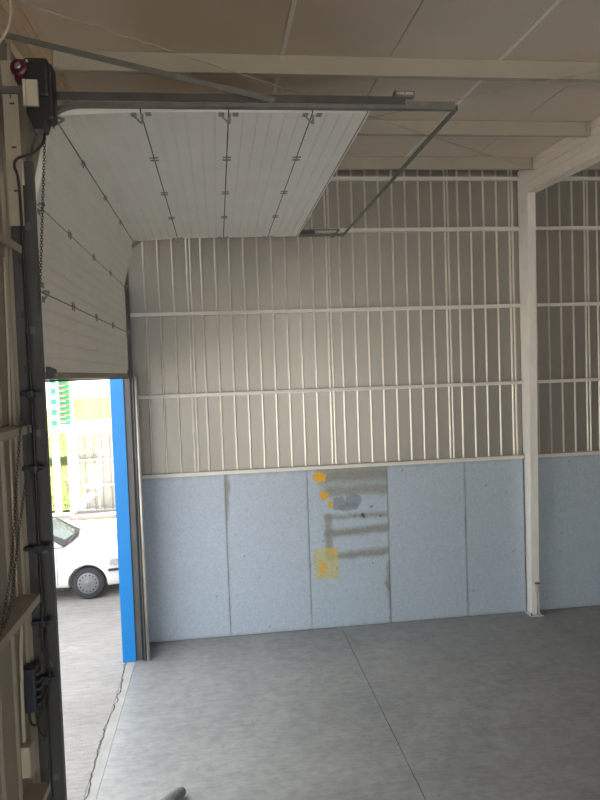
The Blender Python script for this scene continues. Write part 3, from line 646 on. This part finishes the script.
# ------------------------------------------------------------------ car outside
def car():
    X0, Y0 = -1.235, 2.98      # front axle x, centre line y
    W = 0.83
    root = thing('car', 'white compact sedan parked in the yard outside the doorway', 'car', (X0-1.25, Y0, 0.0))
    # stations: x offset from front axle, half width, belt/hood height, underside height
    S = [(0.735, 0.58, 0.50, 0.30), (0.71, 0.66, 0.60, 0.22), (0.64, 0.74, 0.70, 0.19), (0.50, 0.79, 0.755, 0.18), (0.30, 0.815, 0.80, 0.18), (0.0, 0.825, 0.85, 0.18), (-0.25, 0.83, 0.895, 0.19), (-0.45, 0.83, 0.93, 0.19),
         (-0.9, 0.835, 0.95, 0.19), (-1.5, 0.84, 0.95, 0.19), (-2.2, 0.84, 0.96, 0.19), (-2.75, 0.83, 0.97, 0.2), (-3.1, 0.80, 0.97, 0.22), (-3.35, 0.74, 0.93, 0.26), (-3.42, 0.68, 0.86, 0.32)]
    bm = nb(); rings = []
    for x, w_, h, u in S:
        half = [(0.0, u), (w_*0.86, u), (w_*0.97, u+0.06), (w_, u+(h-u)*0.42), (w_*0.985, u+(h-u)*0.72), (w_*0.955, h-0.055), (w_*0.90, h-0.012), (w_*0.80, h+0.008), (w_*0.45, h+0.028), (0, h+0.036)]
        full = [(-a, b) for a, b in half[::-1]] + half[1:-1] if False else half+[(-a, b) for a, b in half[-2:0:-1]]
        rings.append([bm.verts.new((X0+x, Y0+a, b)) for a, b in full])
    n = len(rings[0])
    for i in range(len(rings)-1):
        for k in range(n): bm.faces.new((rings[i][k], rings[i][(k+1) % n], rings[i+1][(k+1) % n], rings[i+1][k]))
    bm.faces.new(rings[0]); bm.faces.new(rings[-1][::-1])
    body = obj('body', bm, M['carpaint'], root, smooth=True)
    ss_ = body.modifiers.new('s', 'SUBSURF'); ss_.levels = 2; ss_.render_levels = 2
    cutbm = nb()
    for dx in (0.0, -2.47):
        for s in (-1, 1): lathe(cutbm, [(0.335, -0.26), (0.335, 0.3)], (X0+dx, Y0+s*0.80, 0.285), (0, 1, 0), 40)
    cut = obj('cutter', cutbm, M['trimdark'])
    bo = body.modifiers.new('b', 'BOOLEAN'); bo.operation = 'DIFFERENCE'; bo.object = cut; bo.solver = 'EXACT'
    dg = bpy.context.evaluated_depsgraph_get(); bpy.context.view_layer.update(); dg.update()
    me = bpy.data.meshes.new_from_object(body.evaluated_get(dg)); body.modifiers.clear(); body.data = me
    if not me.materials: me.materials.append(M['carpaint'])
    bpy.data.objects.remove(cut)
    # greenhouse
    bm = nb()
    G = [(-0.40, 0.72, 0.955, None), (-1.12, 0.60, 1.375, None), (-1.35, 0.61, 1.41, None), (-2.1, 0.61, 1.41, None), (-2.35, 0.60, 1.375, None), (-2.98, 0.70, 0.975, None)]
    # outline as (x, half width at base, roof half width, roof z)
    lower = [(-0.42, 0.715), (-0.8, 0.765), (-1.5, 0.775), (-2.2, 0.77), (-2.7, 0.74), (-2.97, 0.69)]
    upper = [(-1.10, 0.565, 1.37), (-1.20, 0.585, 1.395), (-1.55, 0.60, 1.42), (-2.0, 0.60, 1.415), (-2.28, 0.585, 1.39), (-2.40, 0.56, 1.36)]
    Lr = [[bm.verts.new((X0+x, Y0+s*w_, 0.945)) for x, w_ in lower] for s in (-1, 1)]
    Ur_ = [[bm.verts.new((X0+x, Y0+s*w_, z)) for x, w_, z in upper] for s in (-1, 1)]
    cen = [bm.verts.new((X0+x, Y0, z+0.03)) for x, w_, z in upper]
    for s in (0, 1):
        for i in range(5):
            bm.faces.new((Lr[s][i], Lr[s][i+1], Ur_[s][i+1], Ur_[s][i])); bm.faces.new((Ur_[s][i], Ur_[s][i+1], cen[i+1], cen[i]))
    f0 = bm.verts.new((X0-0.30, Y0, 0.96)); r0 = bm.verts.new((X0-3.03, Y0, 0.97))
    for s in (0, 1):
        bm.faces.new((Lr[s][0], Ur_[s][0], cen[0], f0)); bm.faces.new((Lr[s][5], Ur_[s][5], cen[5], r0))
    obj('cabin', bm, M['carpaint'], root, smooth=False)
    # windscreen slightly proud
    def pane(name, q, m, off=0.006, fr=0.055):
        c_ = sum((Vector(p) for p in q), Vector())/len(q)
        nrm = (Vector(q[1])-Vector(q[0])).cross(Vector(q[2])-Vector(q[0])).normalized()
        mid = Vector((X0-1.6, Y0, 0.9))
        if nrm.dot(c_-mid) < 0: nrm = -nrm
        b2 = nb(); A_ = [Vector(p)+nrm*off for p in q]; B_ = [p-nrm*0.003 for p in A_]
        a = [b2.verts.new(p) for p in A_]; b_ = [b2.verts.new(p) for p in B_]
        b2.faces.new(a); b2.faces.new(b_[::-1])
        for i in range(len(q)): b2.faces.new((a[i], a[(i+1) % len(q)], b_[(i+1) % len(q)], b_[i]))
        return obj(name, b2, m, root)
    def sh_(q, k):
        c_ = sum((Vector(p) for p in q), Vector())/len(q); return [tuple(c_+(Vector(p)-c_)*k) for p in q]
    for s in (-1, 1):
        q = [(X0-0.30, Y0, 0.96), (X0-0.42, Y0+s*0.715, 0.945), (X0-1.10, Y0+s*0.565, 1.37), (X0-1.10, Y0, 1.40)]
        # each half shrunk only away from the outer edges
        q1 = [(X0-0.315, Y0, 0.966), (X0-0.435, Y0+s*0.69, 0.955), (X0-1.06, Y0+s*0.55, 1.345), (X0-1.06, Y0, 1.376)]
        pane('windscreen_seal', [(X0-0.295, Y0, 0.955), (X0-0.41, Y0+s*0.72, 0.945), (X0-1.09, Y0+s*0.572, 1.365), (X0-1.09, Y0, 1.396)], M['trimdark'], 0.006)
        q2 = [(X0-0.37, Y0, 1.00), (X0-0.49, Y0+s*0.655, 0.992), (X0-1.04, Y0+s*0.535, 1.335), (X0-1.04, Y0, 1.366)]
        pane('windscreen', q2, M['glass'], 0.010)
        pane('side_window', [(X0-0.80, Y0+s*0.757, 0.985), (X0-1.55, Y0+s*0.765, 0.985), (X0-1.55, Y0+s*0.628, 1.36), (X0-1.22, Y0+s*0.62, 1.34)], M['glass'], 0.012)
        pane('side_window', [(X0-1.62, Y0+s*0.765, 0.985), (X0-2.4, Y0+s*0.752, 0.985), (X0-2.25, Y0+s*0.612, 1.34), (X0-1.62, Y0+s*0.628, 1.36)], M['glass'], 0.012)
        b2 = nb(); lathe(b2, [(0.03, -0.09), (0.07, -0.07), (0.085, 0), (0.07, 0.03)], (X0-0.72, Y0+s*0.90, 1.0), (1, 0, 0), 14)
        box(b2, X0-0.76, X0-0.70, *sorted((Y0+s*0.78, Y0+s*0.88)), 0.955, 0.985)
        obj('mirror', b2, M['carpaint'], root, smooth=True)
        # door shut lines
        for xx in (-0.50, -1.585, -2.5):
            b2 = nb(); ya, yb = sorted((Y0+s*0.8395, Y0+s*0.842)); box(b2, X0+xx-0.0035, X0+xx+0.0035, ya, yb, 0.30, 0.88); obj('shut_line', b2, M['trimdark'], root)
        b2 = nb(); box(b2, X0-2.15, X0+(-0.4), *sorted((Y0+s*0.826, Y0+s*0.845)), 0.205, 0.225); obj('sill_trim', b2, M['trimdark'], root)
        # headlight wrapping the corner
        b2 = nb(); yy = Y0+s*0.0
        P = [(0.365, 0.802, 0.60), (0.52, 0.778, 0.585), (0.665, 0.70, 0.575), (0.715, 0.56, 0.57)]
        Q = [(0.40, 0.792, 0.69), (0.52, 0.770, 0.695), (0.645, 0.69, 0.675), (0.695, 0.55, 0.655)]
        a = [b2.verts.new((X0+x+0.012, yy+s*(w_+0.016), z)) for x, w_, z in P]; b_ = [b2.verts.new((X0+x+0.012, yy+s*(w_+0.012), z)) for x, w_, z in Q]
        a2 = [b2.verts.new((X0+x-0.03, yy+s*(w_-0.03), z)) for x, w_, z in P]; b3 = [b2.verts.new((X0+x-0.03, yy+s*(w_-0.03), z)) for x, w_, z in Q]
        for i in range(3):
            b2.faces.new((a[i], a[i+1], b_[i+1], b_[i])); b2.faces.new((a2[i], a2[i+1], b3[i+1], b3[i])); b2.faces.new((a[i], a[i+1], a2[i+1], a2[i])); b2.faces.new((b_[i], b_[i+1], b3[i+1], b3[i]))
        b2.faces.new((a[0], b_[0], b3[0], a2[0])); b2.faces.new((a[3], b_[3], b3[3], a2[3]))
        obj('headlight', b2, M['lens'], root)
        b2 = nb()
        P = [(0.36, 0.822), (0.52, 0.80), (0.66, 0.745), (0.75, 0.60), (0.76, 0.0)]
        a = [[b2.verts.new((X0+x+o_, yy+s*(w_+o_), z)) for x, w_ in P] for o_, z in ((0.01, 0.49), (0.01, 0.525), (-0.03, 0.525), (-0.03, 0.49))]
        for r_ in range(4):
            for i in range(4): b2.faces.new((a[r_][i], a[r_][i+1], a[(r_+1) % 4][i+1], a[(r_+1) % 4][i]))
        obj('bumper_strip', b2, M['trimdark'], root)
        b2 = nb(); lathe(b2, [(0.33, -0.01), (0.347, 0.0), (0.347, 0.006), (0.335, 0.01)], (X0, Y0+s*0.823, 0.285), (0, s, 0), 40)
        b2.free()
        for dx in (0.0, -2.47):
            wc = (X0+dx, Y0+s*0.70, 0.285)
            b2 = nb(); lathe(b2, [(0.185, -0.08), (0.25, -0.088), (0.278, -0.07), (0.288, -0.04), (0.288, 0.04), (0.278, 0.07), (0.25, 0.088), (0.185, 0.08)], wc, (0, s, 0), 40); wl = obj('wheel', b2, M['rubber'], root, smooth=True)
            b2 = nb(); wc2 = (wc[0], wc[1]+s*0.07, wc[2])
            lathe(b2, [(0.188, 0.0), (0.186, 0.017), (0.17, 0.012), (0.155, 0.018), (0.10, 0.026), (0.06, 0.022), (0.045, 0.03)], wc2, (0, s, 0), 40)
            cap = obj('wheel_cover', b2, M['wheelcover'], wl, smooth=True)
            for k in range(14):
                b2 = nb(); a_ = 2*math.pi*k/14; c_ = (wc2[0]+0.145*math.cos(a_), wc2[1]+s*0.019, wc2[2]+0.145*math.sin(a_))
                lathe(b2, [(0.014, 0.0), (0.014, 0.003)], c_, (0, s, 0), 8); obj('vent_hole', b2, M['trimdark'], wl)
            b2 = nb(); lathe(b2, [(0.333, -0.13), (0.333, 0.0)], (X0+dx, Y0+s*0.68, 0.285), (0, s, 0), 28); b2.free()
    b2 = nb(); box(b2, X0-0.36, X0-0.33, Y0-0.62, Y0-0.05, 0.985, 0.997); obj('wiper', b2, M['trimdark'], root); b2 = nb(); box(b2, X0-0.36, X0-0.33, Y0+0.05, Y0+0.55, 0.987, 0.999); obj('wiper', b2, M['trimdark'], root)
    b2 = nb(); box(b2, X0+0.70, X0+0.735, Y0-0.4, Y0+0.4, 0.56, 0.64); obj('grille', b2, M['trimdark'], root)
car()

# ------------------------------------------------------------------ yard beyond the car
GY = 9.8
def bars(root, name, m, L):
    for x0, x1, z0, z1 in L:
        bm = nb(); box(bm, x0, x1, GY-0.04, GY+0.04, z0, z1); obj(name, bm, m, root)
pf = thing('porch_frame', 'white steel frame with posts and a beam left of the gate', 'frame', (-3.3, GY, 0))
bm = nb(); box(bm, -3.56, -3.39, GY-0.09, GY+0.09, 0, 2.42); obj('post', bm, M['gatewhite'], pf)
bm = nb(); box(bm, -3.24, -3.09, GY+0.3, GY+0.45, 0, 2.42); obj('post', bm, M['gatewhite'], pf)
bm = nb(); box(bm, -3.6, 1.2, GY-0.10, GY+0.46, 2.42, 2.60); obj('beam', bm, M['gatewhite'], pf)
gs = thing('glazed_screen', 'white framed screen with milky top and yellow pane above the gate', 'screen', (-1.0, GY, 2.6))
L = [(-3.02, -2.91, 2.6, 5.0)]+[(x, x+0.08, 2.6, 5.0) for x in (-1.3, 0.4)]
bars(gs, 'post', M['gatewhite'], L)
bars(gs, 'rail', M['gatewhite'], [(-2.91, 0.4, 2.6, 2.74), (-2.91, 0.4, 3.34, 3.47), (-2.91, 0.4, 4.4, 4.5)])
for x0, x1 in ((-2.908, -1.302), (-1.218, 0.398)):
    bm = nb(); box(bm, x0, x1, GY-0.008, GY+0.008, 2.742, 3.338); obj('yellow_pane', bm, M['yellowpane'], gs)
    bm = nb(); box(bm, x0, x1, GY-0.008, GY+0.008, 3.472, 4.398); obj('milky_pane', bm, M['whitepane'], gs)
gt = thing('metal_gate', 'white steel gate of thin upright bars beyond the car', 'gate', (-1.9, GY, 0))
bars(gt, 'frame', M['gatewhite'], [(-2.98, -2.87, 0.03, 2.40), (-1.05, -0.95, 0.03, 2.40), (-2.87, -1.05, 0.03, 0.13), (-2.87, -1.05, 2.30, 2.38)])
bars(gt, 'rail', M['gatewhite'], [(-2.87, -1.05, 0.82, 0.87), (-2.87, -1.05, 1.55, 1.60)])
for k in range(8):
    x = -2.68+k*0.2345; bm = nb(); box(bm, x-0.011, x+0.011, GY-0.011, GY+0.011, 0.13, 2.30); obj('bar', bm, M['ramp'], gt)
bm = nb(); box(bm, -2.868, -1.052, GY+0.042, GY+0.046, 0.131, 2.299); obj('milky_sheet', bm, M['hazepane'], gt)
rp = thing('ramp', 'pale concrete ramp with sloping handrail behind the gate', 'ramp', (-1.9, GY+1.4, 0))
bm = nb(); prism(bm, [(-2.9, 0.0), (0.5, 0.0), (0.5, 2.9), (-2.9, 0.12)], GY+0.95, GY+2.2, 'y'); obj('slab', bm, M['ramp'], rp)
bm = nb(); tube(bm, [(-2.75, GY+0.9, 0.95), (0.4, GY+0.9, 3.45)], 0.03, 8)
for x in (-2.5, -1.6, -0.7): tube(bm, [(x, GY+0.9, 0.0), (x, GY+0.9, 0.95+(x+2.75)*0.794)], 0.02, 8)
obj('handrail', bm, M['galvlite'], rp)
bm = nb(); box(bm, -3.0, 2.0, GY+4.5, GY+4.8, 0, 6.5); tag(obj('yard_building', bm, M['palewall']), 'pale plastered building behind the gate', 'building')
bm = nb(); box(bm, -3.0, 1.2, GY-0.75, GY-0.12, 0, 0.12); tag(obj('kerb', bm, M['ramp'], bevel=0.02), 'low pale concrete kerb at the foot of the gate', 'kerb')
sp = thing('striped_pole', 'green and white banded square pole above the white beam', 'pole', (-3.46, GY, 2.6))
for k in range(10):
    bm = nb(); box(bm, -3.53, -3.40, GY-0.07, GY+0.07, 2.602+k*0.15, 2.602+(k+1)*0.15); obj('band', bm, M['greenpaint' if k % 2 == 0 else 'gatewhite'], sp)
gf = thing('slat_screen', 'green louvred screen with brown and pale slats beside the banded pole', 'screen', (-3.2, GY+0.3, 2.6))
bm = nb(); box(bm, -3.39, -3.05, GY+0.30, GY+0.33, 2.602, 4.4); obj('board', bm, M['greenpaint'], gf)
for k in range(11):
    bm = nb(); box(bm, -3.385, -3.20, GY+0.235, GY+0.245, 2.66+k*0.15, 2.69+k*0.15, Matrix.Rotation(-0.12, 3, 'Y'), (-3.29, GY+0.24, 2.67+k*0.15)); obj('pale_slat', bm, M['gatewhite'], gf)
for k in range(11):
    bm = nb(); box(bm, -3.385, -3.06, GY+0.255, GY+0.285, 2.705+k*0.15, 2.745+k*0.15); obj('brown_slat', bm, M['brownslat'], gf)
# grassy bank with blades
bm = nb(); N = 26
def bz(x, y): return 0.02+max(0, (y-GY-0.3))*0.28+0.06*noise.noise(Vector((x*0.8, y*0.8, 0)))
V = [[bm.verts.new((-12+8.95*i/N, GY+0.5+9*j/N, bz(-12+8.95*i/N, GY+0.5+9*j/N))) for i in range(N+1)] for j in range(N+1)]
for j in range(N):
    for i in range(N): bm.faces.new((V[j][i], V[j][i+1], V[j+1][i+1], V[j+1][i]))
struct('terrain', bm, M['grass'], 'grassy bank rising behind the white posts')
bm = nb()
for k in range(5000):
    x = random.uniform(-6.5, -3.06); y = GY+0.55+random.random()**1.3*6; z = bz(x, y)-0.01; h = random.uniform(0.06, 0.2); a = random.uniform(0, 6.28); w_ = 0.012
    dx, dy = math.cos(a)*w_, math.sin(a)*w_; lx, ly = random.uniform(-0.06, 0.06), random.uniform(-0.06, 0.06)
    bm.faces.new([bm.verts.new(p) for p in ((x-dx, y-dy, z), (x+dx, y+dy, z), (x+lx, y+ly, z+h))])
tag(obj('grass', bm, M['grass']), 'short bright green grass covering the bank', 'grass', None, 'stuff')
for q, (bx_, by_, t) in enumerate(((-4.5, GY+1.8, 'leftmost, seen beside the dark door post'), (-3.5, GY+2.2, 'behind the gap between the two white posts'))):
    bm = nb(); random.seed(11+q)
    for k in range(16):
        a = random.uniform(0, 6.28); L_ = random.uniform(0.25, 0.62); z0 = bz(bx_, by_)-0.02; el = random.uniform(0.3, 1.2)
        p = Vector((bx_, by_, z0)); P = [p.copy()]; d = Vector((math.cos(a)*math.cos(el), math.sin(a)*math.cos(el)*0.6, math.sin(el)))
        for s in range(5): p = p+d*L_/5; d = (d+Vector((random.uniform(-.25, .25), random.uniform(-.2, .2), random.uniform(-.2, .15)))).normalized(); P.append(p.copy())
        tube(bm, P, 0.02, 5, rads=[0.022, 0.018, 0.015, 0.012, 0.009, 0.005])
    tag(obj('bare_shrub', bm, M['bark']), 'leafless brown shrub on the grassy bank, ' + t, 'shrub', 'bare shrubs on the bank')
